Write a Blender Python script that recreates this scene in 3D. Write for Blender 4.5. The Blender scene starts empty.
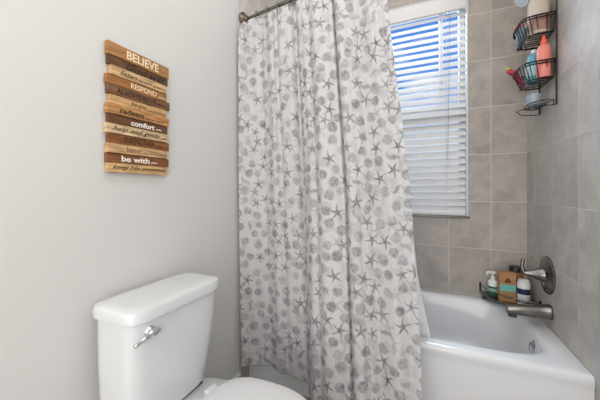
import bpy, bmesh, math, random
import numpy as np
from mathutils import Vector, Matrix
random.seed(7)
S = bpy.context.scene
COL = S.collection
PI = math.pi

# ------------------------------------------------------------------ camera
W = 1.524          # alcove width (x: left wall 0, right wall W)
YB = 2.142         # back wall
YF = 1.387         # tub apron face
RIM = 0.41
CX, CH = 0.946, 1.10
cd = bpy.data.cameras.new('camera'); cam = bpy.data.objects.new('camera', cd); COL.objects.link(cam)
cam.location = (CX, 0, CH)
cam.rotation_euler = (PI/2, 0, math.radians(23.73))
cd.sensor_width = 36; cd.lens = 282/600*36; cd.shift_y = -10/600; cd.clip_start = 0.02
S.camera = cam

# ------------------------------------------------------------------ world (blue sky, white clouds)
wd = bpy.data.worlds.new('sky'); S.world = wd; wd.use_nodes = True
nt = wd.node_tree; N = nt.nodes; L = nt.links; N.clear()
wo = N.new('ShaderNodeOutputWorld'); bg = N.new('ShaderNodeBackground'); L.new(bg.outputs[0], wo.inputs[0])
tc = N.new('ShaderNodeTexCoord'); sx = N.new('ShaderNodeSeparateXYZ'); L.new(tc.outputs['Generated'], sx.inputs[0])
rp = N.new('ShaderNodeValToRGB'); L.new(sx.outputs[2], rp.inputs[0])
e = rp.color_ramp.elements
e[0].position = 0.0; e[0].color = (0.74, 0.76, 0.78, 1)
e[1].position = 0.95; e[1].color = (0.10, 0.26, 0.75, 1)
x_ = e.new(0.16); x_.color = (0.80, 0.86, 0.95, 1)
x_ = e.new(0.30); x_.color = (0.12, 0.34, 0.88, 1)
ns = N.new('ShaderNodeTexNoise'); ns.inputs['Scale'].default_value = 5; ns.inputs['Detail'].default_value = 6
mp = N.new('ShaderNodeMapping'); mp.inputs['Scale'].default_value = (1, 1, 3); L.new(tc.outputs['Generated'], mp.inputs[0]); L.new(mp.outputs[0], ns.inputs[0])
cr = N.new('ShaderNodeValToRGB'); cr.color_ramp.elements[0].position = .53; cr.color_ramp.elements[1].position = .68; L.new(ns.outputs[0], cr.inputs[0])
mx = N.new('ShaderNodeMixRGB'); mx.inputs[2].default_value = (0.85, 0.88, 0.92, 1); L.new(cr.outputs[0], mx.inputs[0]); L.new(rp.outputs[0], mx.inputs[1])
L.new(mx.outputs[0], bg.inputs[0]); bg.inputs[1].default_value = 0.95

def area(name, loc, rot, sx_, sy_, power, color=(1, 1, 1)):
    l = bpy.data.lights.new(name, 'AREA'); l.shape = 'RECTANGLE'; l.size = sx_; l.size_y = sy_; l.energy = power; l.color = color
    o = bpy.data.objects.new(name, l); COL.objects.link(o); o.location = loc; o.rotation_euler = rot
    return o
area('ceiling_light', (0.80, 0.40, 2.58), (0, 0, 0), 1.2, 1.5, 11.5, (1.0, 0.985, 0.96))
area('right_wall_fill', (1.47, -0.42, 1.75), (math.radians(90), 0, math.radians(90)), 0.9, 0.9, 5.0, (1.0, 0.985, 0.96))  # fill added on the right wall to brighten the left wall and toilet
area('front_wall_fill', (0.80, -0.96, 1.15), (math.radians(90), 0, 0), 1.3, 2.0, 24.0, (1.0, 0.985, 0.965))  # unseen broad fill added behind the camera to even out the room
area('alcove_fill', (0.70, 1.76, 2.58), (0, 0, 0), 1.0, 0.5, 2.6, (1.0, 0.985, 0.97))  # overhead fill added inside the alcove, no shower lamp known
# bright daylight from the patch of sky outside the window
area('window_daylight', (0.55, 3.2, 3.0), (math.radians(-50), 0, math.radians(-10)), 1.4, 1.4, 210.0, (0.76, 0.87, 1.0))

vs = S.view_settings
vs.view_transform = 'Standard'; vs.look = 'None'; vs.gamma = 1.0; vs.use_curve_mapping = False
vs.exposure = 0.0

# ------------------------------------------------------------------ helpers
def lin(r, g, b):
    f = lambda c: ((c/255+.055)/1.055)**2.4 if c/255 > .04045 else c/255/12.92
    return (f(r), f(g), f(b), 1)
MATS = {}
def mat(name, col, rough=.5, metal=0., spec=.5, noise=0., nscale=20, coat=0., trans=0., bump=0., bscale=60, alpha=1., emit=0, stretch=None):
    if name in MATS: return MATS[name]
    m = bpy.data.materials.new(name); m.use_nodes = True
    t = m.node_tree; p = t.nodes['Principled BSDF']
    p.inputs['Base Color'].default_value = col
    p.inputs['Roughness'].default_value = rough; p.inputs['Metallic'].default_value = metal
    p.inputs['Specular IOR Level'].default_value = spec; p.inputs['Coat Weight'].default_value = coat
    p.inputs['Transmission Weight'].default_value = trans; p.inputs['Alpha'].default_value = alpha
    tcn = t.nodes.new('ShaderNodeTexCoord')
    mpn = t.nodes.new('ShaderNodeMapping'); t.links.new(tcn.outputs['Object'], mpn.inputs[0])
    if stretch: mpn.inputs['Scale'].default_value = stretch
    nz = t.nodes.new('ShaderNodeTexNoise'); nz.inputs['Scale'].default_value = nscale; nz.inputs['Detail'].default_value = 5
    t.links.new(mpn.outputs[0], nz.inputs[0])
    if noise > 0:
        r = t.nodes.new('ShaderNodeValToRGB'); t.links.new(nz.outputs[0], r.inputs[0])
        c = Vector(col[:3])
        r.color_ramp.elements[0].position = .3; r.color_ramp.elements[0].color = (*(c*(1-noise)), 1)
        r.color_ramp.elements[1].position = .7; r.color_ramp.elements[1].color = (*(c*(1+noise)), 1)
        t.links.new(r.outputs[0], p.inputs['Base Color'])
    if bump > 0:
        nb = t.nodes.new('ShaderNodeTexNoise'); nb.inputs['Scale'].default_value = bscale; nb.inputs['Detail'].default_value = 4
        t.links.new(mpn.outputs[0], nb.inputs[0])
        b = t.nodes.new('ShaderNodeBump'); b.inputs['Strength'].default_value = bump; b.inputs['Distance'].default_value = .002
        t.links.new(nb.outputs[0], b.inputs['Height']); t.links.new(b.outputs[0], p.inputs['Normal'])
    MATS[name] = m
    return m

def tile_mat(name, axis, period, offset, base):
    """stone tile: grout grid over world coordinates (axis = horizontal axis index)"""
    m = bpy.data.materials.new(name); m.use_nodes = True
    t = m.node_tree; n = t.nodes; l = t.links; p = n['Principled BSDF']
    g = n.new('ShaderNodeNewGeometry'); s = n.new('ShaderNodeSeparateXYZ'); l.new(g.outputs['Position'], s.inputs[0])
    def M(op, a, b=None, c=None):
        q = n.new('ShaderNodeMath'); q.operation = op
        for i, v in enumerate((a, b, c)):
            if v is None: continue
            if isinstance(v, (int, float)): q.inputs[i].default_value = v
            else: l.new(v, q.inputs[i])
        return q.outputs[0]
    def cell(o, per, off):
        u = M('DIVIDE', M('SUBTRACT', o, off), per)
        fl = M('FLOOR', u); fr = M('SUBTRACT', u, fl)
        d = M('MULTIPLY', M('MINIMUM', fr, M('SUBTRACT', 1.0, fr)), per)
        return fl, d
    iu, du = cell(s.outputs[axis], period, offset)
    iv, dv = cell(s.outputs[2], .305, .415)
    d = M('MINIMUM', du, dv)
    mr = n.new('ShaderNodeMapRange'); mr.inputs[1].default_value = .0014; mr.inputs[2].default_value = .0034; l.new(d, mr.inputs[0])
    cb = n.new('ShaderNodeCombineXYZ'); l.new(iu, cb.inputs[0]); l.new(iv, cb.inputs[1]); cb.inputs[2].default_value = axis*7.3
    wn = n.new('ShaderNodeTexWhiteNoise'); wn.noise_dimensions = '3D'; l.new(cb.outputs[0], wn.inputs[0])
    ad = n.new('ShaderNodeVectorMath'); ad.operation = 'MULTIPLY_ADD'; l.new(wn.outputs['Color'], ad.inputs[0]); ad.inputs[1].default_value = (9, 9, 9); l.new(g.outputs['Position'], ad.inputs[2])
    nz = n.new('ShaderNodeTexNoise'); nz.inputs['Scale'].default_value = 9; nz.inputs['Detail'].default_value = 9; nz.inputs['Roughness'].default_value = .62; nz.inputs['Distortion'].default_value = .35
    l.new(ad.outputs[0], nz.inputs[0])
    r = n.new('ShaderNodeValToRGB'); l.new(nz.outputs[0], r.inputs[0]); c = Vector(base[:3])
    r.color_ramp.elements[0].position = .32; r.color_ramp.elements[0].color = (*(c*.82), 1)
    r.color_ramp.elements[1].position = .70; r.color_ramp.elements[1].color = (*(c*1.17), 1)
    hs = n.new('ShaderNodeHueSaturation'); l.new(r.outputs[0], hs.inputs['Color'])
    l.new(M('ADD', M('MULTIPLY', wn.outputs['Value'], .10), .95), hs.inputs['Value'])
    mixn = n.new('ShaderNodeMixRGB'); l.new(mr.outputs[0], mixn.inputs[0]); mixn.inputs[1].default_value = lin(204, 198, 192); l.new(hs.outputs[0], mixn.inputs[2])
    l.new(mixn.outputs[0], p.inputs['Base Color']); p.inputs['Specular IOR Level'].default_value = .3
    l.new(M('SUBTRACT', .80, M('MULTIPLY', mr.outputs[0], .36)), p.inputs['Roughness'])
    b = n.new('ShaderNodeBump'); b.inputs['Distance'].default_value = .0015; b.inputs['Strength'].default_value = .5
    hgt = M('ADD', mr.outputs[0], M('MULTIPLY', nz.outputs[0], .25)); l.new(hgt, b.inputs['Height']); l.new(b.outputs[0], p.inputs['Normal'])
    return m

def obj(name, bm, m, parent=None, smooth=True, angle=40):
    bmesh.ops.recalc_face_normals(bm, faces=bm.faces)
    me = bpy.data.meshes.new(name); bm.to_mesh(me); bm.free()
    if smooth:
        me.polygons.foreach_set('use_smooth', [True]*len(me.polygons))
        try: me.set_sharp_from_angle(angle=math.radians(angle))
        except Exception: pass
    me.materials.append(m)
    o = bpy.data.objects.new(name, me); COL.objects.link(o)
    if parent:
        o.parent = parent
        o.matrix_parent_inverse = Matrix.Identity(4)
        off = parent_world(parent)
        me.transform(Matrix.Translation(-off))
    return o
def parent_world(p):
    v = Vector(p.location)
    while p.parent: p = p.parent; v += Vector(p.location)
    return v
def thing(name, label, cat, loc, group=None):
    o = bpy.data.objects.new(name, None); COL.objects.link(o); o.location = loc; o.empty_display_size = .05
    return tag(o, label, cat, group)
def tag(o, label, cat, group=None):
    o['label'] = label; o['category'] = cat
    if group: o['group'] = group
    return o
def struct(name, bm, m, smooth=False):
    o = obj(name, bm, m, None, smooth); o['kind'] = 'structure'; return o

def add_box(bm, a, b, bev=0, seg=3):
    t = bmesh.new()
    bmesh.ops.create_cube(t, size=1)
    for v in t.verts:
        v.co = Vector([(a[i]+b[i])/2 + v.co[i]*(b[i]-a[i]) for i in range(3)])
    if bev: bmesh.ops.bevel(t, geom=t.edges[:]+t.verts[:], offset=bev, segments=seg, profile=.5, affect='EDGES')
    merge(bm, t)
def merge(bm, t):
    me = bpy.data.meshes.new('tmp'); t.to_mesh(me); t.free(); bm.from_mesh(me); bpy.data.meshes.remove(me)
def box(a, b, bev=0, seg=3):
    bm = bmesh.new(); add_box(bm, a, b, bev, seg); return bm
def tube(bm, pts, r, n=10, closed=False, caps=True):
    pts = [Vector(p) for p in pts]; k = len(pts)
    rr = r if isinstance(r, (list, tuple)) else [r]*k
    rings = []; up = None
    for i, p in enumerate(pts):
        if closed: d = pts[(i+1) % k]-pts[i-1]
        else: d = pts[min(i+1, k-1)]-pts[max(i-1, 0)]
        d.normalize()
        if up is None:
            up = Vector((0, 0, 1)) if abs(d.z) < .9 else Vector((1, 0, 0))
        a = (up - d*up.dot(d)).normalized(); b = d.cross(a); up = a
        rings.append([bm.verts.new(p + (a*math.cos(2*PI*j/n)+b*math.sin(2*PI*j/n))*rr[i]) for j in range(n)])
    for i in range(k if closed else k-1):
        A, B = rings[i], rings[(i+1) % k]
        for j in range(n):
            bm.faces.new((A[j], A[(j+1) % n], B[(j+1) % n], B[j]))
    if caps and not closed:
        bm.faces.new(rings[0]); bm.faces.new(rings[-1][::-1])
def smoothpath(pts, n=8, closed=False):
    P = [Vector(p) for p in pts]; k = len(P); out = []
    for i in range(k if closed else k-1):
        g = lambda j: P[j % k] if closed else P[max(0, min(k-1, j))]
        p0, p1, p2, p3 = g(i-1), g(i), g(i+1), g(i+2)
        for s in range(n):
            t = s/n
            out.append(.5*((2*p1)+(-p0+p2)*t+(2*p0-5*p1+4*p2-p3)*t*t+(-p0+3*p1-3*p2+p3)*t**3))
    if not closed: out.append(P[-1])
    return out
def lathe(bm, prof, origin, axis=(0, 0, 1), n=32):
    """prof: list of (r, h) along axis"""
    ax = Vector(axis).normalized(); q = Vector((0, 0, 1)).rotation_difference(ax)
    rings = []
    for r, h in prof:
        rings.append([bm.verts.new(Vector(origin)+q @ Vector((max(r, 1e-5)*math.cos(2*PI*j/n), max(r, 1e-5)*math.sin(2*PI*j/n), h))) for j in range(n)])
    for A, B in zip(rings, rings[1:]):
        for j in range(n): bm.faces.new((A[j], A[(j+1) % n], B[(j+1) % n], B[j]))
    bm.faces.new(rings[0]); bm.faces.new(rings[-1])
    return bm
def square_pts(k):
    """4k points round the unit square"""
    out = []
    for s in range(4):
        for i in range(k):
            t = math.tan((-1+2*i/k)*PI/4)
            out.append([(1, t), (-t, 1), (-1, -t), (t, -1)][s])
    return out
SQ = square_pts(20)
def loft(bm, secs, cap0=True, cap1=True, sq=SQ):
    """secs: (z, x0, x1, y0, y1, n) ; superellipse exponent n (0 = true rectangle)"""
    rings = []
    for z, x0, x1, y0, y1, n in secs:
        cx, cy, hx, hy = (x0+x1)/2, (y0+y1)/2, (x1-x0)/2, (y1-y0)/2; R = []
        for px, py in sq:
            if n:
                q = (abs(px)**n+abs(py)**n)**(1/n); px, py = px/q, py/q
            R.append(bm.verts.new((cx+px*hx, cy+py*hy, z)))
        rings.append(R)
    k = len(sq)
    for A, B in zip(rings, rings[1:]):
        for j in range(k): bm.faces.new((A[j], A[(j+1) % k], B[(j+1) % k], B[j]))
    if cap0: bm.faces.new(rings[0])
    if cap1: bm.faces.new(rings[-1])
    return rings

# ------------------------------------------------------------------ materials
M_wall = mat('painted_drywall', lin(208, 207, 205), .55, spec=.3, bump=.12, bscale=180)
M_ceil = mat('ceiling_paint', lin(232, 232, 230), .7)
M_floor = mat('grey_floor_tile', lin(140, 136, 130), .4, noise=.15, nscale=6)
M_tback = tile_mat('taupe_tile_back', 0, .238, 1.100, lin(176, 167, 160))
M_tside = tile_mat('taupe_tile_side', 1, .257, 1.514, lin(184, 178, 172))
M_trimtile = mat('bullnose_tile', lin(184, 178, 172), .35, noise=.12, nscale=14)
M_white = mat('white_trim_paint', lin(218, 218, 218), .4)
M_porc = mat('white_porcelain', lin(216, 217, 219), .12, coat=.4)
M_tub = mat('white_tub_enamel', lin(222, 222, 224), .16, coat=.3)
M_slat = mat('white_blind_slat', lin(226, 224, 223), .45)
M_chrome = mat('polished_chrome', lin(225, 226, 228), .10, 1.)
M_nick = mat('brushed_nickel', lin(128, 123, 119), .24, 1.)
M_dnick = mat('dark_nickel', lin(112, 100, 90), .28, 1.)
M_bronze = mat('dark_bronze_wire', lin(34, 30, 32), .35, .6)
M_liner = mat('frosted_liner', lin(238, 240, 243), .3)
M_seat = mat('white_seat_plastic', lin(218, 218, 220), .22)
M_seal = mat('dark_rubber', lin(60, 60, 62), .6)

# ------------------------------------------------------------------ room shell
Y0, ZC, T = -1.0, 2.60, .12
struct('floor', box((-T, Y0-T, -.10), (W+T, YB+.2, 0)), M_floor)
struct('ceiling', box((-T, Y0-T, ZC), (W+T, YB+.2, ZC+.1)), M_ceil)
struct('wall_left', box((-T, Y0-T, 0), (0, YB+.2, ZC)), M_wall)
struct('wall_right', box((W+.008, Y0-T, 0), (W+T, YB+.2, ZC)), M_wall)
struct('wall_front', box((0, Y0-T, 0), (W+.008, Y0, ZC)), M_wall)
# tiled slabs of the shower alcove
struct('wall_left_tiled', box((0, YF, 0), (.006, YB, ZC)), M_tside)
struct('wall_right_tiled', box((W, 1.372, 0), (W+.008, YB, ZC)), M_tside)
bm = box((0, 1.307, 0), (.008, YF, ZC), .003)
struct('trim_1', bm, M_trimtile, True)
bm = box((W-.001, 1.307, 0), (W+.008, 1.372, ZC), .003)
struct('trim_2', bm, M_trimtile, True)
# back wall with the window opening
WX0, WX1, WZ0, WZ1 = .585, 1.212, .925, 2.41
YO = YB+.13
bm = bmesh.new()
for a, b in (((0, YB, 0), (WX0, YO, ZC)), ((WX1, YB, 0), (W+.008, YO, ZC)), ((WX0, YB, 0), (WX1, YO, WZ0)), ((WX0, YB, WZ1), (WX1, YO, ZC))):
    add_box(bm, a, b)
struct('wall_back', bm, M_tback)
# baseboards
def baseboard(name, a, b):
    bm = bmesh.new(); add_box(bm, a, b, .003)
    struct(name, bm, M_white, True)
baseboard('baseboard_left', (0, Y0, 0), (.014, 1.306, .082))
baseboard('baseboard_right', (W-.006, Y0, 0), (W+.008, 1.306, .082))
# window: lined opening, sashes, glass, sill
win = bpy.data.objects.new('window_1', None); COL.objects.link(win); win.location = ((WX0+WX1)/2, YB+.1, WZ0); win['kind'] = 'structure'
bm = bmesh.new(); th = .010
for a, b in (((WX0, YB-.004, WZ0), (WX0+th, YO, WZ1)), ((WX1-th, YB-.004, WZ0), (WX1, YO, WZ1)), ((WX0, YB-.004, WZ1-th), (WX1, YO, WZ1))):
    add_box(bm, a, b, .002)
obj('jamb_liner', bm, M_white, win)
bm = bmesh.new()
f0, f1 = YB+.085, YB+.125
zm = 1.645
for a, b in (((WX0+th, f0, WZ0), (WX0+.045, f1, WZ1-th)), ((WX1-.045, f0, WZ0), (WX1-th, f1, WZ1-th)),
             ((WX0+th, f0, WZ1-.055), (WX1-th, f1, WZ1-th)), ((WX0+th, f0, WZ0), (WX1-th, f1, WZ0+.05)), ((WX0+th, f0-.01, zm-.03), (WX1-th, f1, zm+.03))):
    add_box(bm, a, b, .002)
obj('window_frame', bm, M_white, win)
bm = box((1.045, f0+.005, zm), (1.072, f1-.005, WZ1-.05), .002)
obj('muntin', bm, M_white, win)
gm = bpy.data.materials.new('window_glass'); gm.use_nodes = True
t = gm.node_tree; t.nodes.remove(t.nodes['Principled BSDF'])
a1 = t.nodes.new('ShaderNodeBsdfTransparent'); a2 = t.nodes.new('ShaderNodeBsdfGlossy'); a2.inputs['Roughness'].default_value = .02
fr = t.nodes.new('ShaderNodeFresnel'); fr.inputs[0].default_value = 1.2; ms = t.nodes.new('ShaderNodeMixShader')
a1.inputs[0].default_value = (.95, .97, .98, 1)
t.links.new(fr.outputs[0], ms.inputs[0]); t.links.new(a1.outputs[0], ms.inputs[1]); t.links.new(a2.outputs[0], ms.inputs[2]); t.links.new(ms.outputs[0], t.nodes['Material Output'].inputs[0])
obj('glass_pane', box((WX0+.04, YB+.102, WZ0+.04), (WX1-.04, YB+.106, WZ1-.05)), gm, win)
obj('window_sill', box((WX0-.008, YB-.012, WZ0-.012), (WX1+.008, YB+.09, WZ0+.002), .003), mat('metal_edge', lin(120, 116, 112), .35, .6), win)

# ------------------------------------------------------------------ blind
BX0, BX1 = WX0+.012, WX1-.012
yb = YB+.032
bl = thing('window_blind', 'white horizontal slat blind hanging in the bathroom window, slats partly open', 'blind', ((BX0+BX1)/2, yb, WZ0+.004))
bm = bmesh.new(); add_box(bm, (BX0, YB-.006, 2.30), (BX1, YB+.008, 2.398), .003); add_box(bm, (BX0, YB-.010, 2.302), (BX1, YB+.002, 2.312), .002)
obj('valance', bm, M_slat, bl)
obj('headrail', box((BX0, YB+.010, 2.335), (BX1, YB+.058, 2.392), .002), M_slat, bl)
pitch = .0470; tilt = math.radians(48); w = .0575
sl = None; k = 0; z = 2.285
slatz = []
while z > WZ0+.043:
    slatz.append(z); z -= pitch
for z in slatz:
    bm = bmesh.new(); rowA = []
    prof = []
    for i in range(7):
        u = -1+2*i/6
        prof.append((u*w/2, .0012*(1-u*u)))
    pts = [(a, h+.0010) for a, h in prof]+[(a, h-.0010) for a, h in prof[::-1]]
    R = []
    for xx in (BX0, BX1):
        R.append([bm.verts.new((xx, yb+a*math.cos(tilt)-h*math.sin(tilt), z+a*math.sin(tilt)+h*math.cos(tilt))) for a, h in pts])
    n = len(pts)
    for j in range(n): bm.faces.new((R[0][j], R[0][(j+1) % n], R[1][(j+1) % n], R[1][j]))
    bm.faces.new(R[0]); bm.faces.new(R[1])
    obj('slat', bm, M_slat, bl)
obj('bottom_rail', box((BX0+.001, yb-.026, WZ0+.003), (BX1-.001, yb+.028, WZ0+.030), .004), M_slat, bl)
for xx in (BX0+.10, BX1-.115):
    bm = bmesh.new()
    for yy in (yb-.021, yb+.021): tube(bm, [(xx, yy, 2.34), (xx, yy, WZ0+.02)], .0011, 6)
    obj('ladder_cord', bm, mat('cord_white', lin(205, 205, 208), .8), bl)
bm = bmesh.new(); xx = BX1-.098
tube(bm, [(xx, YB-.004+.0, 2.30), (xx, YB-.012, 2.0), (xx-.010, YB-.012, 1.30)], .0014, 6)
cdv = obj('lift_cord', bm, mat('cord_grey', lin(150, 152, 158), .8), bl)
bm = bmesh.new(); lathe(bm, [(.002, 0), (.008, -.006), (.009, -.022), (.005, -.034)], (xx-.010, YB-.012, 1.302), n=14)
obj('tassel', bm, M_slat, cdv)

# ------------------------------------------------------------------ bathtub
tub = thing('bathtub', 'white alcove bathtub with flat apron, set between the tiled walls', 'bathtub', (W/2, (YF+YB)/2, 0))
x0, x1, y0, y1 = .0085, W-.0015, YF, YB-.001
bm = bmesh.new(); SQT = square_pts(32)
ap = .003
secs = [(.0, x0, x1, y0+ap, y1, 0), (.345, x0, x1, y0+ap, y1, 0), (.36, x0, x1, y0+.004, y1, 0), (.375, x0, x1, y0, y1, 0), (RIM-.016, x0, x1, y0, y1, 0),
        (RIM-.006, x0, x1, y0+.004, y1, 0), (RIM-.001, x0+.001, x1-.001, y0+.011, y1-.001, 0), (RIM, x0+.003, x1-.003, y0+.02, y1-.003, 0),
        (RIM+.000, .070, 1.458, y0+.058, y1-.046, 9), (RIM-.002, .078, 1.450, y0+.066, y1-.053, 6.5), (RIM-.008, .085, 1.443, y0+.073, y1-.059, 5.5),
        (RIM-.022, .092, 1.437, y0+.079, y1-.064, 5), (.30, .150, 1.418, y0+.093, y1-.080, 4.6), (.20, .22, 1.395, y0+.108, y1-.096, 4.2),
        (.13, .27, 1.375, y0+.125, y1-.115, 4), (.095, .31, 1.345, y0+.155, y1-.145, 3.6), (.08, .36, 1.30, y0+.20, y1-.19, 3.2), (.076, .55, 1.15, y0+.30, y1-.29, 3)]
loft(bm, secs, sq=SQT)
obj('tub_shell', bm, M_tub, tub, angle=50)
bm = bmesh.new(); lathe(bm, [(.0, 0), (.034, 0), (.036, .003), (.030, .008), (.0, .010)], (1.430, 1.705, .337), (-1, 0, .18), 28)
ov = obj('overflow_plate', bm, M_chrome, tub)
bm = bmesh.new(); tube(bm, [(1.4235, 1.705+.016*math.cos(a), .337+.020*math.sin(a)) for a in [i*PI/8-.2 for i in range(9)]], .0028, 8)
obj('trip_slot', bm, M_seal, ov)
bm = bmesh.new(); lathe(bm, [(.0, 0), (.030, 0), (.032, .004), (.012, .006), (.012, .014), (0, .016)], (1.22, 1.75, .078), n=28)
obj('drain', bm, M_chrome, tub)

# ------------------------------------------------------------------ shower fittings on the right wall
sp = thing('tub_spout', 'brushed nickel tub spout low on the right tiled wall', 'spout', (W, 1.785, .49))
bm = bmesh.new(); secs = []
R = []
prof = [(W-.0005, .000, .033, .034), (W-.006, 0, .034, .035), (W-.014, 0, .031, .032), (W-.06, -.003, .030, .030), (W-.12, -.008, .028, .026), (W-.165, -.013, .026, .023), (W-.182, -.015, .023, .019), (W-.186, -.015, .015, .012)]
for xx, dz, ry, rz in prof:
    ring = []
    for j in range(28):
        a = 2*PI*j/28; cy, cz = math.cos(a), math.sin(a); q = (abs(cy)**3+abs(cz)**3)**(1/3)
        ring.append(bm.verts.new((xx, 1.785+cy/q*ry, .493+dz+cz/q*rz)))
    R.append(ring)
for A, B in zip(R, R[1:]):
    for j in range(28): bm.faces.new((A[j], A[(j+1) % 28], B[(j+1) % 28], B[j]))
bm.faces.new(R[0]); bm.faces.new(R[-1])
obj('spout_body', bm, M_nick, sp)
bm = bmesh.new(); lathe(bm, [(.0, 0), (.019, 0), (.019, .014), (0, .014)], (W-.158, 1.785, .445), n=20); obj('spout_outlet', bm, M_dnick, sp)

va = thing('shower_valve', 'brushed nickel round shower valve with lever handle on the right tiled wall', 'valve', (W, 1.822, .667))
bm = bmesh.new(); lathe(bm, [(0, 0), (.094, 0), (.095, .004), (.092, .008), (.078, .010), (.074, .014), (.058, .016), (.05, .021), (0, .021)], (W-.0005, 1.822, .667), (-1, 0, 0), 48)
obj('escutcheon', bm, M_nick, va)
bm = bmesh.new(); lathe(bm, [(0, 0), (.038, 0), (.037, .006), (.029, .022), (.020, .045), (.014, .062), (.012, .075), (0, .077)], (W-.021, 1.822, .667), (-1, 0, 0), 36)
hd = obj('handle', bm, M_nick, va)
bm = bmesh.new(); tube(bm, smoothpath([(W-.085, 1.822, .667), (W-.098, 1.823, .672), (W-.106, 1.825, .695), (W-.104, 1.827, .722), (W-.100, 1.828, .740)], 6),
     [.012]*6+[.0105]*6+[.008]*6+[.0085]*6+[.005], 12)
obj('lever', bm, M_nick, hd)

sh = thing('shower_fixture', 'chrome shower head with pale face at the top right, above the wire caddy', 'shower head', (W, 1.81, 2.12))
bm = bmesh.new(); lathe(bm, [(0, 0), (.03, 0), (.028, .006), (.014, .012), (0, .012)], (W-.0005, 1.81, 2.12), (-1, 0, 0), 24); obj('flange', bm, M_nick, sh)
bm = bmesh.new(); tube(bm, smoothpath([(W-.003, 1.81, 2.12), (W-.05, 1.81, 2.125), (W-.085, 1.81, 2.115), (W-.105, 1.81, 2.095)], 6), .010, 12); obj('shower_arm', bm, M_nick, sh)
ax = Vector((-.72, -.30, -.62)).normalized(); o0 = Vector((W-.090, 1.812, 2.108))
bm = bmesh.new(); lathe(bm, [(0, 0), (.014, .0), (.016, .016), (.022, .022), (.034, .030), (.036, .036), (.0, .036)], o0, ax, 32); obj('head_body', bm, M_chrome, sh)
bm = bmesh.new(); lathe(bm, [(0, 0), (.031, 0), (.030, .003), (0, .004)], o0+ax*.036, ax, 32)
for k in range(10):
    a = k*PI/5; q = Vector((0, 0, 1)).rotation_difference(ax)
    lathe(bm, [(0, 0), (.003, 0), (.002, .003), (0, .003)], o0+ax*.039+q @ Vector((.020*math.cos(a), .020*math.sin(a), 0)), ax, 8)
obj('spray_face', bm, mat('pale_spray_face', lin(195, 208, 222), .4), sh)

# ------------------------------------------------------------------ curtain rod, rings, curtain, liner
def rodY(x): return 1.338 - .072*(1-((x-W/2)/(W/2))**2)
RZ = 2.061
rod = thing('shower_curtain_rod', 'curved brushed nickel shower curtain rod across the top of the tub alcove', 'curtain rod', (W/2, rodY(W/2), RZ))
bm = bmesh.new(); tube(bm, [(x, rodY(x), RZ) for x in np.linspace(.012, W-.004, 60)], .0082, 16); obj('rod_tube', bm, M_nick, rod)
for x, s in ((.0085, 1), (W-.0015, -1)):
    bm = bmesh.new(); lathe(bm, [(0, 0), (.042, 0), (.043, .006), (.036, .014), (.024, .022), (.0130, .034), (0, .034)], (x, rodY(x), RZ), (s, 0, 0), 32)
    obj('rod_flange', bm, M_dnick, rod)

Hq = 1.905; NZ = 520
zt = 2.046; zb = .130
zs = np.linspace(zt, zb, NZ)
def edge_r(z): return np.interp(z, [.12, .47, .86, 1.06, 1.43, 1.87, 2.05], [.950, .934, .910, .900, .858, .806, .790])
def edge_l(z): return np.interp(z, [.12, .5, 1.2, 2.05], [.032, .024, .016, .014])
NXs = 760
s = np.linspace(0, 1, NXs)
# folds: control of y offset over s (sum of irregular waves) ------------------------------
def folds(s, tt):
    sw = s + .012*np.sin(2*PI*(1.7*s+.2)) + .006*np.sin(2*PI*4.3*s)
    grow = .75+.35*tt
    A = .008+.006*np.clip((s-.45)/.2, 0, 1)
    y = A*np.sin(2*PI*7.5*sw+.8)*grow
    y += .008*np.sin(2*PI*4.6*s+2.1+.5*tt) + .0025*np.sin(2*PI*21*sw+1.0)*(1-.6*tt)
    # a broad pleat standing forward just left of the middle of the gathered part
    y -= .022*np.exp(-((s-.615)/.075)**6)
    y += .024*np.exp(-((s-.700)/.009)**2)+.020*tt*np.exp(-((s-.765)/.008)**2)+.010*np.exp(-((s-.405)/.010)**2)
    return y
X = np.zeros((NZ, NXs)); Y = np.zeros_like(X); Z = np.zeros_like(X)
for i, z in enumerate(zs):
    tt = (zt-z)/(zt-zb)
    xl, xr = edge_l(z), edge_r(z)
    # compress x slightly at folds so the cloth doubles over
    x = xl+(xr-xl)*(s + .008*np.cos(2*PI*7.5*s+.8)*np.clip(s/.1, 0, 1)*np.clip((1-s)/.1, 0, 1))
    base = rodY(x)
    q_ = np.clip((x-.36)/.16, 0, 1); flare = tt*(-.042+.115*q_*q_*(3-2*q_))*np.clip(x/.1,0,1)
    fade = np.clip(s/.06, 0.25, 1)
    X[i] = x; Y[i] = base-flare+folds(s, tt)*fade-.062*np.exp(-(s/.045)**2)*np.clip(.35+tt*14,0,1)
    lift = .012*np.sin(2*PI*7.5*s+.8) + .004*np.sin(2*PI*3*s)
    Z[i] = z + lift*max(0, tt-.85)/.15*.3 - .008*np.abs(np.sin(PI*11*s))*(1-tt)**20
mid = NZ//2
ds = np.sqrt(np.diff(X[mid])**2+np.diff(Y[mid])**2); U = np.concatenate([[0], np.cumsum(ds)]); UW = U[-1]
# resample the columns evenly along the cloth
NX = 400
un = np.linspace(0, UW, NX)
X = np.array([np.interp(un, U, r) for r in X]); Y = np.array([np.interp(un, U, r) for r in Y]); Z = np.array([np.interp(un, U, r) for r in Z])
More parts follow.
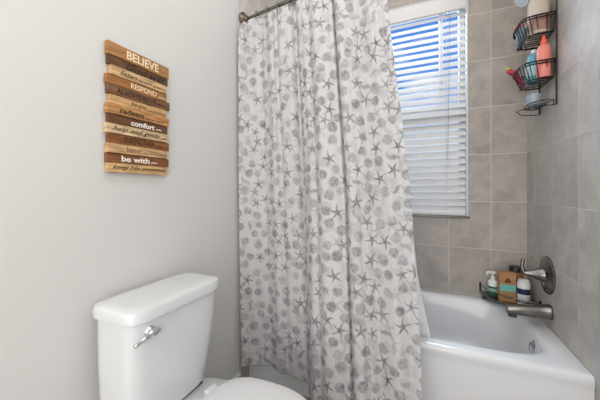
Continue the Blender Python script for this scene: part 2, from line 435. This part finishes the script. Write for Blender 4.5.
# ---- print: grey starfish, shells and seahorses on off-white cloth, rasterised to the cloth's own grid
VV = np.linspace(0, zt-zb, NZ)
UU, VVV = np.meshgrid(un, VV)
cloth = np.zeros((NZ, NX, 3)) + np.array(lin(229, 228, 229)[:3])
ink_d = np.array(lin(112, 109, 112)[:3]); ink_l = np.array(lin(172, 171, 174)[:3])
rng = np.random.default_rng(5)
def sm(x): return np.clip(x, 0, 1)
nf = rng.normal(size=(NZ, NX))
for _ in range(2):
    nf = (nf+np.roll(nf, 1, 0)+np.roll(nf, -1, 0)+np.roll(nf, 1, 1)+np.roll(nf, -1, 1))/5
nf = np.clip(nf/nf.std(), -2, 2)
def print_layer(mind, tries, strength, probs, lo, hi):
    pts = []
    for _ in range(tries):
        p = (rng.uniform(-.01, UW+.01), rng.uniform(-.01, zt-zb+.01))
        if all((p[0]-q[0])**2+(p[1]-q[1])**2 > mind**2 for q in pts): pts.append(p)
    for pu, pv in pts:
        SCL = rng.uniform(lo, hi)
        iu0, iu1 = np.searchsorted(un, [pu-.055, pu+.055]); iv0, iv1 = np.searchsorted(VV, [pv-.055, pv+.055])
        if iu1-iu0 < 2 or iv1-iv0 < 2: continue
        du = (UU[iv0:iv1, iu0:iu1]-pu)/SCL; dv = (VVV[iv0:iv1, iu0:iu1]-pv)/SCL
        a = rng.uniform(0, 2*PI); c, sn = math.cos(a), math.sin(a)
        x = du*c+dv*sn; y = -du*sn+dv*c
        r = np.hypot(x, y); th = np.arctan2(y, x); px = .0048
        kind = rng.choice(4, p=probs); tone = rng.uniform(.55, 1.0)
        if kind == 0:      # starfish with tapering arms
            q = np.abs(((th/(2*PI)*5+.06*np.sin(r*150)) % 1)-.5)*2
            arm = np.minimum(.0075+.0235*np.clip(q, 0, 1)**4, .030)
            m = sm((arm-r)/px+.5)*(.85+.15*np.cos(r*700)); tone = .65+.35*tone; ink = ink_d
        elif kind == 1:    # ribbed scallop, darker towards the hinge
            yy = y*1.12; rr = np.hypot(x, yy)
            m = sm((.0195*(1+.04*np.cos(th*12))-rr)/px+.5)*sm((x+.016)/px)
            fa = np.arctan2(yy, x+.020)
            m = m*(.62+.22*np.cos(fa*16))*(1.15-(x+.02)*14); ink = ink_d
        elif kind == 2:    # whorled round shell
            m = sm((.0185-r)/px+.5)*(.60+.13*np.cos(r*620-th*1.0)-.10*np.sin(th)); ink = ink_d
        else:              # seahorse
            m = np.zeros_like(r)
            for j in range(24):
                f = j/23; bx = -.028+.054*f; by = .008*math.sin(f*2*PI*.95)+(.006 if f > .88 else 0)
                wd_ = .0016+.0052*math.sin(PI*min(1, f*1.05))**1.5
                m = np.maximum(m, sm((wd_-np.hypot(x-bx, y-by))/px+.5))
            m = m*.55; ink = ink_d
        m = np.clip(m*tone*strength*(1+.20*nf[iv0:iv1, iu0:iu1]), 0, 1)[..., None]
        sub = cloth[iv0:iv1, iu0:iu1]; sub[:] = sub*(1-m)+ink*m
print_layer(.060, 9000, .34, [.20, .25, .20, .35], 1.2, 1.6)
print_layer(.0495, 20000, .88, [.30, .42, .17, .11], 1.05, 1.35)
# woven hem and header bands
me = bpy.data.meshes.new('shower_curtain')
co = np.stack([X, Y, Z], -1).reshape(-1, 3)
idx = np.arange(NZ*NX).reshape(NZ, NX)
fc = np.stack([idx[:-1, :-1], idx[1:, :-1], idx[1:, 1:], idx[:-1, 1:]], -1).reshape(-1, 4)
me.vertices.add(len(co)); me.vertices.foreach_set('co', co.ravel())
me.loops.add(fc.size); me.loops.foreach_set('vertex_index', fc.ravel().astype(np.int32))
me.polygons.add(len(fc)); me.polygons.foreach_set('loop_start', np.arange(0, fc.size, 4, dtype=np.int32))
me.update(calc_edges=True)
me.polygons.foreach_set('use_smooth', np.ones(len(fc), dtype=bool))
ca = me.color_attributes.new('print', 'FLOAT_COLOR', 'POINT')
rgba = np.concatenate([cloth.reshape(-1, 3), np.ones((NZ*NX, 1))], 1)
ca.data.foreach_set('color', rgba.ravel().astype(np.float32))
cm = bpy.data.materials.new('printed_curtain_cloth'); cm.use_nodes = True
t = cm.node_tree; p = t.nodes['Principled BSDF']; p.inputs['Roughness'].default_value = .8; p.inputs['Specular IOR Level'].default_value = .15
at = t.nodes.new('ShaderNodeAttribute'); at.attribute_name = 'print'; t.links.new(at.outputs['Color'], p.inputs['Base Color'])
tl = t.nodes.new('ShaderNodeBsdfTranslucent'); t.links.new(at.outputs['Color'], tl.inputs[0])
nb = t.nodes.new('ShaderNodeTexNoise'); nb.inputs['Scale'].default_value = 350; b_ = t.nodes.new('ShaderNodeBump'); b_.inputs['Strength'].default_value = .15; b_.inputs['Distance'].default_value = .001
t.links.new(nb.outputs[0], b_.inputs['Height']); t.links.new(b_.outputs[0], p.inputs['Normal'])
ms = t.nodes.new('ShaderNodeMixShader'); ms.inputs[0].default_value = .38
t.links.new(p.outputs[0], ms.inputs[1]); t.links.new(tl.outputs[0], ms.inputs[2]); t.links.new(ms.outputs[0], t.nodes['Material Output'].inputs[0])
me.materials.append(cm)
cur = bpy.data.objects.new('shower_curtain', me); COL.objects.link(cur)
tag(cur, 'off-white shower curtain printed with grey starfish, shells and seahorses', 'shower curtain')
sd = cur.modifiers.new('thickness', 'SOLIDIFY'); sd.thickness = .0012; sd.offset = 0

# liner behind it, hanging inside the tub
bm = bmesh.new(); nz_, nx_ = 60, 160; V = []
for i in range(nz_):
    z = 2.03+(.20-2.03)*i/(nz_-1); tt = (2.03-z)/1.83; row = []
    xl, xr = .03+.10*tt, np.interp(z, [.2, .41, .7, 1.2, 2.03], [.990, .972, .918, .87, .785])
    for j in range(nx_):
        q = j/(nx_-1); x = xl+(xr-xl)*q
        y = rodY(x)+.045+(.175+.0*q)*tt+(.004+.008*tt)*math.sin(2*PI*8*q+1)+ .01*tt*math.sin(2*PI*3*q)
        row.append(bm.verts.new((x, max(y, 1.487 if z < .46 else 0), z)))
    V.append(row)
for i in range(nz_-1):
    for j in range(nx_-1): bm.faces.new((V[i][j], V[i+1][j], V[i+1][j+1], V[i][j+1]))
ln = obj('curtain_liner', bm, M_liner, None, angle=80)
tag(ln, 'plain white curtain liner hanging inside the tub behind the printed curtain', 'curtain liner')
sd = ln.modifiers.new('thickness', 'SOLIDIFY'); sd.thickness = .0008; sd.offset = 0

# rings along the rod
proto = None
for k in range(11):
    q = (k+.35)/11; x = .014+.776*q
    if proto is None:
        bm = bmesh.new()
        tube(bm, [(0, .0205*math.cos(a), .0205*math.sin(a)-.004) for a in [2*PI*i/24 for i in range(24)]], .0017, 8, closed=True)
        tube(bm, smoothpath([(0, -.003, -.024), (0, -.008, -.036), (0, 0, -.046), (0, .006, -.040)], 5), .0015, 8)
        proto = obj('curtain_ring', bm, M_nick); r_ = proto
    else:
        r_ = proto.copy(); COL.objects.link(r_)
    r_.location = (x, rodY(x), RZ)
    tag(r_, ('metal curtain ring nearest the left wall on the shower rod' if k == 0 else 'metal curtain ring, %s from the left wall along the shower rod' % ['second', 'third', 'fourth', 'fifth', 'sixth', 'seventh', 'eighth', 'ninth', 'tenth', 'eleventh'][k-1]), 'curtain ring', 'curtain rings along the shower rod')

# ------------------------------------------------------------------ toilet
CYT = .709
to = thing('toilet', 'white two-piece toilet with chrome flush lever against the left wall', 'toilet', (.30, CYT, 0))
bm = bmesh.new()
def c2(z, xa, xb, hy, n): return (z, xa, xb, CYT-hy, CYT+hy, n)
loft(bm, [(.374, .045, .175, .545, .830, 4), (.385, .034, .190, .532, .846, 5), (.45, .030, .198, .530, .858, 6), (.58, .026, .206, .528, .877, 7), c2(.705, .024, .211, .182, 7), c2(.722, .024, .211, .183, 7)])
obj('tank', bm, M_porc, to)
bm = bmesh.new()
loft(bm, [c2(.717, .020, .217, .187, 7), c2(.720, .016, .221, .191, 7), c2(.744, .015, .223, .193, 6.5), c2(.753, .018, .220, .190, 6.5), c2(.758, .026, .211, .182, 6), c2(.7605, .049, .19, .160, 5.5)])
obj('tank_lid', bm, M_porc, to)
# flush lever
bm = bmesh.new(); lathe(bm, [(0, 0), (.017, 0), (.0175, .004), (.012, .010), (.008, .016), (0, .017)], (.2075, .580, .684), (1, 0, 0), 24)
lv = obj('lever_mount', bm, M_chrome, to)
bm = bmesh.new(); tube(bm, smoothpath([(.222, .600, .684), (.225, .586, .688), (.229, .563, .686), (.232, .538, .681), (.234, .514, .677)], 6), [.008]*6+[.0115]*6+[.0085]*6+[.006]*6+[.0045], 12)
obj('flush_lever', bm, M_chrome, lv)
# bowl
bm = bmesh.new()
loft(bm, [c2(.0, .12, .60, .115, 3), c2(.02, .12, .60, .115, 3), c2(.05, .13, .58, .10, 2.8), c2(.14, .15, .58, .098, 2.6), c2(.22, .14, .62, .125, 2.5), c2(.30, .10, .68, .160, 2.4), c2(.345, .06, .715, .176, 2.4), c2(.368, .045, .722, .180, 2.4), c2(.372, .050, .716, .175, 2.4)])
obj('bowl', bm, M_porc, to)
def seat_outline(z, sc, off=0):
    pts = []
    for i in range(72):
        a = 2*PI*i/72; c, sn = math.cos(a), math.sin(a)
        # egg outline: squarer at the hinge, rounder at the front
        ex = 2.05 if c > 0 else 3.4
        q = (abs(c)**ex+abs(sn)**ex)**(1/ex)
        hx = .220 if c > 0 else .200
        pts.append((.472+c/q*hx*sc+off, CYT+sn/q*.183*sc, z))
    return pts
def stack(name, levels, m, parent):
    bm = bmesh.new(); R = [[bm.verts.new(p) for p in seat_outline(z, sc)] for z, sc in levels]
    for A, B in zip(R, R[1:]):
        for j in range(72): bm.faces.new((A[j], A[(j+1) % 72], B[(j+1) % 72], B[j]))
    bm.faces.new(R[0]); bm.faces.new(R[-1]); return obj(name, bm, m, parent)
stack('seat', [(.374, .95), (.374, .98), (.377, 1.0), (.386, 1.0), (.388, .985)], M_seat, to)
stack('seat_lid', [(.3895, .97), (.3895, 1.0), (.392, 1.012), (.401, 1.010), (.406, .995), (.409, .95), (.411, .80), (.412, .5)], M_seat, to)
for s_ in (-1, 1):
    bm = bmesh.new(); add_box(bm, (.243, CYT+s_*.075-.022, .3735), (.285, CYT+s_*.075+.022, .402), .006)
    obj('hinge', bm, M_seat, to)
    bm = bmesh.new(); lathe(bm, [(0, 0), (.012, 0), (.011, .005), (.005, .008), (0, .008)], (.232, CYT+s_*.118, .3725), n=20); obj('bolt_cap', bm, M_seat, to)
bm = box((.05, CYT-.12, .3705), (.18, CYT+.12, .3755), .001); obj('tank_gasket', bm, M_seal, to)

# ------------------------------------------------------------------ wooden sign
def text_mesh(body, size, ext=.0006, shear=0., bold=0.):
    cu = bpy.data.curves.new('t', 'FONT'); cu.body = body; cu.size = size; cu.extrude = ext; cu.shear = shear; cu.offset = bold; cu.resolution_u = 3
    o = bpy.data.objects.new('t', cu); COL.objects.link(o); bpy.context.view_layer.update()
    dg = bpy.context.evaluated_depsgraph_get(); me = bpy.data.meshes.new_from_object(o.evaluated_get(dg))
    bpy.data.objects.remove(o); bpy.data.curves.remove(cu); return me
def add_text(name, body, parent, m, Mx, width, height, **kw):
    """Mx maps text plane (x right, y up) centred box of given width/height"""
    me = text_mesh(body, 1.0, **kw)
    co = np.array([v.co[:] for v in me.vertices]); mn, mxx = co.min(0), co.max(0)
    sx_, sy_ = width/(mxx[0]-mn[0]), height/(mxx[1]-mn[1])
    me.transform(Matrix.Diagonal((sx_, sy_, 1, 1)) @ Matrix.Translation((-(mn[0]+mxx[0])/2, -(mn[1]+mxx[1])/2, 0)))
    me.transform(Matrix.Translation(-parent_world(parent)) @ Mx)
    me.materials.append(m)
    o = bpy.data.objects.new(name, me); COL.objects.link(o); o.parent = parent
    return o
def wood(name, rgb):
    return mat(name, lin(*[v*.93 for v in rgb]), .6, spec=.25, noise=.38, nscale=14, stretch=(1.0, 1.2, 9.0), bump=.2, bscale=90)
sg = thing('wooden_sign', 'wall sign of stacked brown wooden planks with inspirational words above the toilet', 'sign', (0, .707, 1.375))
INK = {'c': mat('cream_lettering', lin(232, 212, 176), .6), 'k': mat('dark_brown_lettering', lin(44, 28, 20), .6), 'w': mat('white_lettering', lin(235, 228, 218), .6), 'b': mat('brown_lettering', lin(110, 72, 44), .6)}
rows = [ # text, small text, rgb, ink, height, y0, y1, depth, (frac start, frac end), big height frac, shear
 ('BELIEVE', '', (172, 124, 76), 'c', .0440, .587, .835, .016, (.27, .80), .66, 0, .02),
 ('God will', '', (104, 72, 50), 'k', .0315, .590, .832, .013, (.26, .95), .80, .5, .015),
 ('listen', 'to your prayers', (208, 172, 128), 'k', .0320, .597, .822, .018, (.14, .42), .55, .4, 0),
 ('RESPOND', 'with love', (166, 112, 66), 'c', .0310, .584, .826, .014, (.36, .80), .60, 0, .012),
 ('ALWAYS LOVE', 'you', (122, 88, 62), 'k', .0335, .588, .838, .017, (.12, .74), .62, 0, 0),
 ('forgive', 'your failings', (205, 164, 114), 'b', .0320, .594, .824, .015, (.34, .60), .62, 0, 0),
 ('redeem', 'your soul', (186, 136, 84), 'k', .0325, .584, .834, .018, (.18, .54), .58, 0, .01),
 ('comfort', 'you', (108, 72, 50), 'w', .0320, .590, .830, .014, (.34, .74), .62, 0, .02),
 ('help and guide', 'you', (212, 184, 144), 'k', .0325, .582, .828, .019, (.08, .84), .62, .5, 0),
 ('STRENGTHEN', 'you', (142, 92, 54), 'k', .0330, .590, .838, .014, (.22, .72), .62, 0, .01),
 ('honor', 'his promises', (204, 164, 122), 'b', .0315, .586, .826, .018, (.28, .52), .60, 0, 0),
 ('be with', 'you', (134, 86, 54), 'w', .0325, .586, .836, .014, (.20, .64), .62, 0, .02),
 ('keep His promises', '', (206, 168, 118), 'k', .0320, .588, .826, .017, (.06, .97), .60, .5, 0)]
H = sum(r[4] for r in rows); z = 1.583
zsc = (1.583-1.158)/H
Rm = Matrix(((0, 0, 1, 0), (1, 0, 0, 0), (0, 1, 0, 0), (0, 0, 0, 1)))
for i, (tx, small, rgb, ink, h, ya, yb_, dep, (fa, fb), fh, shr, bld) in enumerate(rows):
    h *= zsc; ya = .693+(ya-.707)*.955; yb_ = .693+(yb_-.707)*.955
    bm = box((.003, ya, z-h+.0006), (.003+dep, yb_, z-.0006), .0012, 2)
    pl = obj('plank', bm, wood('plank_wood_%s' % i, rgb), sg, smooth=False)
    pl['label'] = ('dark' if sum(rgb) < 300 else 'pale' if sum(rgb) > 470 else 'mid-brown')+' wooden plank reading '+tx
    wd_ = (yb_-ya)
    zc = z-h/2
    def place(f0, f1, hh, zc_): return Matrix.Translation((.003+dep+.0003, ya+wd_*(f0+f1)/2, zc_)) @ Rm, wd_*(f1-f0), h*hh
    Mx, w_, h_ = place(fa, fb, fh, zc); add_text('lettering', tx, pl, INK[ink], Mx, w_, h_, shear=shr, bold=bld)
    if small:
        Mx, w_, h_ = place(fb+.03, min(.97, fb+.03+.035*len(small)), .26, zc-h*.18); add_text('small_lettering', small, pl, INK[ink], Mx, w_, h_)
    z -= h
obj('backing_board', box((0.0005, .61, 1.18), (.003, .78, 1.56)), wood('backing_wood', (70, 48, 34)), sg)

# ------------------------------------------------------------------ corner basket on the tub deck with bottles
QX, QY = W-.003, YB-.003
BR = .245; ZS = .448
cb = thing('corner_basket', 'brushed metal corner basket beside the tub spout holding bottles and a box', 'shower basket', (QX-.08, QY-.08, RIM))
def arc(r, z, n=14, a0=0, a1=90): return [(QX-r*math.cos(math.radians(a0+(a1-a0)*i/n)), QY-r*math.sin(math.radians(a0+(a1-a0)*i/n)), z) for i in range(n+1)]
bm = bmesh.new()
# shelf plate
P = [(QX-.004, QY-.004)]+[(x, y) for x, y, _ in arc(BR-.006, 0, 20)]
lo = [bm.verts.new((x, y, ZS-.006)) for x, y in P]; hi = [bm.verts.new((x, y, ZS)) for x, y in P]
bm.faces.new(lo); bm.faces.new(hi[::-1])
for j in range(len(P)): bm.faces.new((lo[j], lo[(j+1) % len(P)], hi[(j+1) % len(P)], hi[j]))
obj('shelf_plate', bm, M_nick, cb)
bm = bmesh.new(); tube(bm, [(QX-.008, QY-.008, ZS)]+arc(BR-.004, ZS, 20)+[(QX-.008, QY-.008, ZS)], .006, 10); obj('lower_rim', bm, M_nick, cb)
bm = bmesh.new(); tube(bm, arc(BR-.002, ZS+.045, 20), .0032, 10); obj('guard_rail', bm, M_nick, cb)
for a in (1.5, 88.5):
    bm = bmesh.new()
    A = math.radians(a); x, y = QX-(BR-.002)*math.cos(A), QY-(BR-.002)*math.sin(A)
    tube(bm, [(x, y, ZS), (x, y, ZS+.058)], .0048, 10)
    obj('end_post', bm, M_bronze, cb)
for a, r in ((8, BR-.02), (82, BR-.02), (45, .05)):
    A = math.radians(a); x, y = QX-r*math.cos(A), QY-r*math.sin(A)
    bm = bmesh.new(); lathe(bm, [(0, 0), (.012, 0), (.010, ZS-.006-RIM-.0005), (0, ZS-.006-RIM-.0005)], (x, y, RIM+.0003), n=14)
    obj('foot', bm, M_seal, cb)

Z0 = ZS+.0005
# white pump bottle with green body
px_, py_ = 1.336, 2.072
pb = thing('pump_bottle', 'small white pump bottle with green lower half in the corner basket', 'bottle', (px_, py_, Z0))
bm = bmesh.new(); lathe(bm, [(0, 0), (.026, 0), (.028, .004), (.028, .062), (0, .062)], (px_, py_, Z0), n=28); obj('bottle_body', bm, mat('green_bottle', lin(38, 98, 76), .3), pb)
bm = bmesh.new(); lathe(bm, [(.0283, 0), (.0283, .022), (.0283, .022)], (px_, py_, Z0+.028), n=28); obj('label_band', bm, mat('pale_green_band', lin(160, 190, 172), .5), pb)
bm = bmesh.new(); lathe(bm, [(0, .062), (.028, .062), (.028, .082), (.024, .092), (.012, .098), (.012, .104), (.013, .106), (.013, .118), (.005, .12), (.005, .140), (0, .141)], (px_, py_, Z0), n=28); obj('bottle_top', bm, mat('white_plastic', lin(232, 232, 228), .35), pb)
bm = bmesh.new(); add_box(bm, (px_-.032, py_-.010, Z0+.136), (px_+.014, py_+.008, Z0+.150), .005); add_box(bm, (px_-.036, py_-.006, Z0+.124), (px_-.026, py_+.004, Z0+.146), .003); obj('pump_head', bm, MATS['white_plastic'], pb)
# kraft box
bx = thing('soap_box', 'brown cardboard box with a turquoise panel, tallest item in the corner basket', 'box', (1.390, 2.004, Z0))
M_kraft = mat('kraft_card', lin(178, 132, 92), .75, noise=.08, nscale=40)
def local_box(parent, name, c, half, rot, m, bev=.001):
    bm = bmesh.new(); add_box(bm, (-half[0], -half[1], 0), (half[0], half[1], 2*half[2]), bev)
    bmesh.ops.transform(bm, matrix=Matrix.Translation(c) @ Matrix.Rotation(rot, 4, 'Z'), verts=bm.verts)
    return obj(name, bm, m, parent, smooth=False)
rb = math.radians(4); BC = Vector((1.390, 2.004, Z0))
local_box(bx, 'carton', BC, (.040, .020, .085), rb, M_kraft)
q = Matrix.Rotation(rb, 4, 'Z')
local_box(bx, 'turquoise_panel', BC+q @ Vector((0, -.0203, .063)), (.0395, .0004, .019), rb, mat('turquoise_print', lin(112, 190, 178), .6), 0)
local_box(bx, 'printed_line', BC+q @ Vector((0, -.0203, .030)), (.024, .0004, .002), rb, mat('brown_print', lin(112, 66, 44), .7), 0)
local_box(bx, 'printed_line', BC+q @ Vector((0, -.0203, .022)), (.017, .0004, .002), rb, MATS['brown_print'], 0)
bm = bmesh.new(); c = BC+q @ Vector((0, -.0206, .124))
for dx, dz, rr in ((0, .008, .008), (-.009, -.003, .008), (.009, -.003, .008), (0, -.004, .009)):
    lathe(bm, [(0, 0), (rr, 0), (rr, .0006), (0, .0006)], c+q @ Vector((dx, 0, dz)), q @ Vector((0, -1, 0)), 14)
obj('printed_emblem', bm, MATS['brown_print'], bx)
# white bottle with navy band
wx, wy = 1.466, 1.985
wb = thing('lotion_bottle', 'white bottle with navy blue band beside the cardboard box', 'bottle', (wx, wy, Z0))
bm = bmesh.new(); lathe(bm, [(0, 0), (.029, 0), (.031, .004), (.031, .118), (.027, .128), (.022, .131), (0, .131)], (wx, wy, Z0), n=32); obj('bottle_body', bm, MATS['white_plastic'], wb)
bm = bmesh.new(); lathe(bm, [(.0314, .062), (.0314, .094), (.0314, .094)], (wx, wy, Z0), n=32); obj('label_band', bm, mat('navy_label', lin(38, 42, 78), .5), wb)
bm = bmesh.new(); lathe(bm, [(.0314, .016), (.0314, .022), (.0314, .022)], (wx, wy, Z0), n=32); obj('thin_line', bm, MATS['navy_label'], wb)
bm = bmesh.new(); lathe(bm, [(0, .131), (.027, .131), (.027, .138), (.025, .140), (0, .140)], (wx, wy, Z0), n=28); obj('bottle_cap', bm, MATS['white_plastic'], wb)
# amber bottle with dark cap behind
ax_, ay_ = 1.448, 2.066
ab = thing('amber_bottle', 'dark-capped amber bottle behind the white bottle in the basket', 'bottle', (ax_, ay_, Z0))
bm = bmesh.new(); lathe(bm, [(0, 0), (.034, 0), (.036, .004), (.036, .148), (.034, .158), (.028, .164), (0, .164)], (ax_, ay_, Z0), n=32); obj('bottle_body', bm, mat('amber_glassy', lin(140, 92, 40), .25), ab)
bm = bmesh.new(); lathe(bm, [(0, .164), (.032, .164), (.032, .190), (.030, .193), (0, .193)], (ax_, ay_, Z0), n=28); obj('bottle_cap', bm, mat('black_cap', lin(34, 28, 26), .4), ab)
# small dark tube lying near the spout
bm = bmesh.new(); lathe(bm, [(0, 0), (.013, .0), (.016, .01), (.016, .075), (.011, .085), (.011, .10), (0, .10)], (1.470, 1.925, Z0+.0165), (.35, -.1, 0.0), 20)
bmesh.ops.rotate(bm, cent=(1.470, 1.925, Z0), matrix=Matrix.Rotation(math.radians(80), 3, 'Z'), verts=bm.verts)
o = obj('dark_tube', bm, mat('charcoal_plastic', lin(58, 58, 60), .4)); tag(o, 'small dark tube lying in the basket behind the spout', 'tube')

# ------------------------------------------------------------------ hanging wire caddy
YA, YC = 1.705, 1.918; XW = W-.006
cad = thing('wire_shower_caddy', 'dark wire shower caddy with baskets hanging on the right tiled wall', 'shower caddy', (XW, 1.81, 1.50))
bm = bmesh.new()
tube(bm, smoothpath([(XW, YA, 1.505), (XW, YA, 2.02), (XW, YA+.01, 2.10), (XW-.01, 1.795, 2.145), (XW-.012, 1.81, 2.150), (XW-.01, 1.825, 2.145), (XW, YC-.01, 2.10), (XW, YC, 2.02), (XW, YC, 1.505)], 8), .0034, 8)
obj('frame_wire', bm, M_bronze, cad)
def outline(dep, z, inset=0, n=5):
    """D-shaped loop: along the wall, out round the front"""
    p = [(XW-.004, YA+inset, z), (XW-dep*.72, YA+inset+.004, z), (XW-dep+.003, YA+inset+.032, z), (XW-dep-.004, 1.811, z), (XW-dep+.003, YC-inset-.032, z), (XW-dep*.72, YC-inset-.004, z), (XW-.004, YC-inset, z)]
    return smoothpath(p, n)
def basket(zt_, zb_, dep):
    bm = bmesh.new()
    top = outline(dep, zt_); top2 = outline(dep, zt_-.012); bot = outline(dep*.80, zb_, .018)
    tube(bm, top, .0036, 8); tube(bm, top2, .0030, 8); tube(bm, bot, .0030, 8)
    for tpt in (top, bot): tube(bm, [tpt[0], tpt[-1]], .0022, 8)
    n = len(top)
    for i in range(0, n, 2): tube(bm, [top[i], bot[i]], .0020, 6)
    for i in range(7):
        y = YA+.03+(YC-YA-.06)*i/6; tube(bm, [(XW-.004, y, zb_), (XW-dep*.78, y, zb_)], .0020, 6)
    return obj('basket', bm, M_bronze, cad)
basket(1.945, 1.862, .126)
basket(1.722, 1.643, .126)
bm = bmesh.new()
tr = outline(.085, 1.535, .02); tube(bm, tr, .0022, 8)
lo_ = [(XW-.004, YA, 1.505), (XW-.05, YA+.004, 1.505), (XW-.105, YA+.07, 1.512), (XW-.118, YA+.15, 1.520), (XW-.08, YC-.01, 1.508), (XW-.004, YC, 1.506)]
tube(bm, lo_, .0024, 8)
for i in range(6):
    y = YA+.035+(YC-YA-.07)*i/5; tube(bm, [(XW-.004, y, 1.533), (XW-.045, y, 1.524), (XW-.083, y, 1.535)], .0015, 6)
for y in (YA+.02, YC-.02): tube(bm, [(XW-.004, y, 1.535), (XW-.003, y, 1.506)], .002, 6)
obj('soap_tray', bm, M_bronze, cad)

def bottle(name, label, x, y, z, rx, ry, h, m, capm, caph, capr, n=2.6, cat='bottle', part='bottle_cap', band=None):
    t_ = thing(name, label, cat, (x, y, z)); bm = bmesh.new()
    f = lambda zz, k, nn=n: (z+zz, x-rx*k, x+rx*k, y-ry*k, y+ry*k, nn)
    loft(bm, [f(0, .9), f(.004, 1), (f(h*.80, 1)), f(h*.93, .82), f(h*.98, .5), f(h, .4)]); obj('bottle_body', bm, m, t_)
    bm = bmesh.new(); lathe(bm, [(0, 0), (capr, 0), (capr*.95, caph*.45), (capr*.55, caph*.62), (capr*.45, caph), (0, caph)] if caph > .03 else [(0, 0), (capr, 0), (capr, caph*.9), (capr*.9, caph), (0, caph)], (x, y, z+h), n=20); obj(part, bm, capm, t_)
    if band:
        bm = bmesh.new(); g = lambda zz: (z+zz, x-rx*1.02, x+rx*1.02, y-ry*1.02, y+ry*1.02, n)
        loft(bm, [g(band[0]), g(band[1])]); obj('label_band', bm, band[2], t_)
    return t_
zb1, zb2 = 1.8658, 1.6468
M_beige = mat('beige_bottle', lin(196, 182, 168), .4); M_brown = mat('brown_label', lin(140, 92, 66), .5)
bottle('shampoo_bottle', 'large beige bottle with brown label in the top caddy basket', W-.056, 1.764, zb1, .040, .045, .205, M_beige, M_beige, .02, .018, 3, band=(.012, .085, mat('rose_brown_label', lin(158, 122, 108), .5)))
bottle('conditioner_bottle', 'cream bottle in the top caddy basket behind the beige bottle', W-.056, 1.850, zb1, .032, .032, .13, mat('cream_bottle', lin(206, 200, 188), .4), M_brown, .018, .016, 3)
bm = bmesh.new(); lathe(bm, [(0, 0), (.010, 0), (.018, .01), (.022, .05), (.022, .085), (.012, .092), (.012, .105), (0, .105)], (0, 0, 0), (0, 1, 0), 20)
bmesh.ops.transform(bm, matrix=Matrix.Translation((W-.106, 1.850, 1.905)) @ Matrix.Rotation(math.radians(-38), 4, 'X') @ Matrix.Translation((0, -.06, 0)), verts=bm.verts)
o = obj('blue_grey_tube', bm, mat('blue_grey_plastic', lin(138, 155, 176), .35)); tag(o, 'pale blue tube leaning at the front of the top caddy basket', 'tube')
bottle('pink_bottle', 'coral pink bottle with a nozzle cap in the middle caddy basket', W-.043, 1.738, zb2, .027, .027, .165, mat('coral_plastic', lin(232, 138, 126), .35), mat('coral_cap', lin(240, 104, 88), .35), .042, .014, 2.4, part='nozzle')
bottle('teal_bottle', 'teal bottle in the middle caddy basket left of the pink bottle', W-.064, 1.800, zb2, .028, .027, .150, mat('teal_plastic', lin(92, 166, 182), .35), mat('white_cap', lin(225, 226, 226), .4), .016, .012, 3, band=(.03, .08, mat('pale_teal_label', lin(176, 208, 214), .5)))
bottle('white_teal_bottle', 'white bottle with green band in the middle caddy basket, nearest the back wall', W-.055, 1.858, zb2, .027, .024, .125, mat('white_bottle', lin(222, 224, 226), .4), MATS['white_cap'], .016, .014, 3, band=(.02, .05, mat('green_label', lin(90, 160, 148), .5)))
bottle('navy_tube', 'dark navy tube with a pink cap at the far left of the top caddy basket', W-.100, 1.897, zb1, .012, .014, .118, mat('navy_plastic', lin(46, 46, 72), .35), mat('pink_cap', lin(222, 140, 140), .4), .013, .026, 2.4, cat='tube')
# magenta razor sticking out
rz = thing('pink_razor', 'magenta razor with yellow tip poking out of the middle caddy basket', 'razor', (W-.10, 1.905, 1.68))
bm = bmesh.new(); tube(bm, smoothpath([(W-.078, 1.890, 1.663), (W-.100, 1.890, 1.690), (W-.116, 1.895, 1.722), (W-.124, 1.900, 1.742)], 6), [.009]*6+[.012]*6+[.014]*6+[.012], 12); obj('razor_handle', bm, mat('magenta_plastic', lin(190, 32, 84), .35), rz)
bm = bmesh.new(); add_box(bm, (-.030, -.014, -.011), (.026, .014, .011), .006); add_box(bm, (-.012, -.026, -.009), (.008, .026, .009), .005); bmesh.ops.transform(bm, matrix=Matrix.Translation((W-.127, 1.902, 1.745)) @ Matrix.Rotation(math.radians(35), 4, 'Y'), verts=bm.verts); obj('razor_head', bm, MATS['magenta_plastic'], rz)
bm = bmesh.new(); add_box(bm, (-.013, -.011, -.009), (.013, .011, .009), .004); bmesh.ops.transform(bm, matrix=Matrix.Translation((W-.146, 1.904, 1.770)) @ Matrix.Rotation(math.radians(20), 4, 'Y'), verts=bm.verts); obj('razor_tip', bm, mat('yellow_green_plastic', lin(178, 172, 60), .4), rz)
# clear soap cup on the lowest tray
cu_ = thing('soap_cup', 'pale translucent cup sitting on the lowest caddy tray', 'cup', (W-.055, 1.835, 1.537))
bm = bmesh.new(); lathe(bm, [(0, 0), (.024, 0), (.030, .012), (.034, .056), (.031, .056), (.026, .012), (0, .004)], (W-.055, 1.835, 1.5375), n=28); obj('cup_body', bm, mat('pale_blue_plastic', lin(196, 208, 222), .25, trans=.35), cu_)
bm = bmesh.new(); add_box(bm, (W-.072, 1.823, 1.5425), (W-.038, 1.847, 1.556), .005); obj('soap_bar', bm, mat('blue_soap', lin(150, 180, 222), .5), cu_)
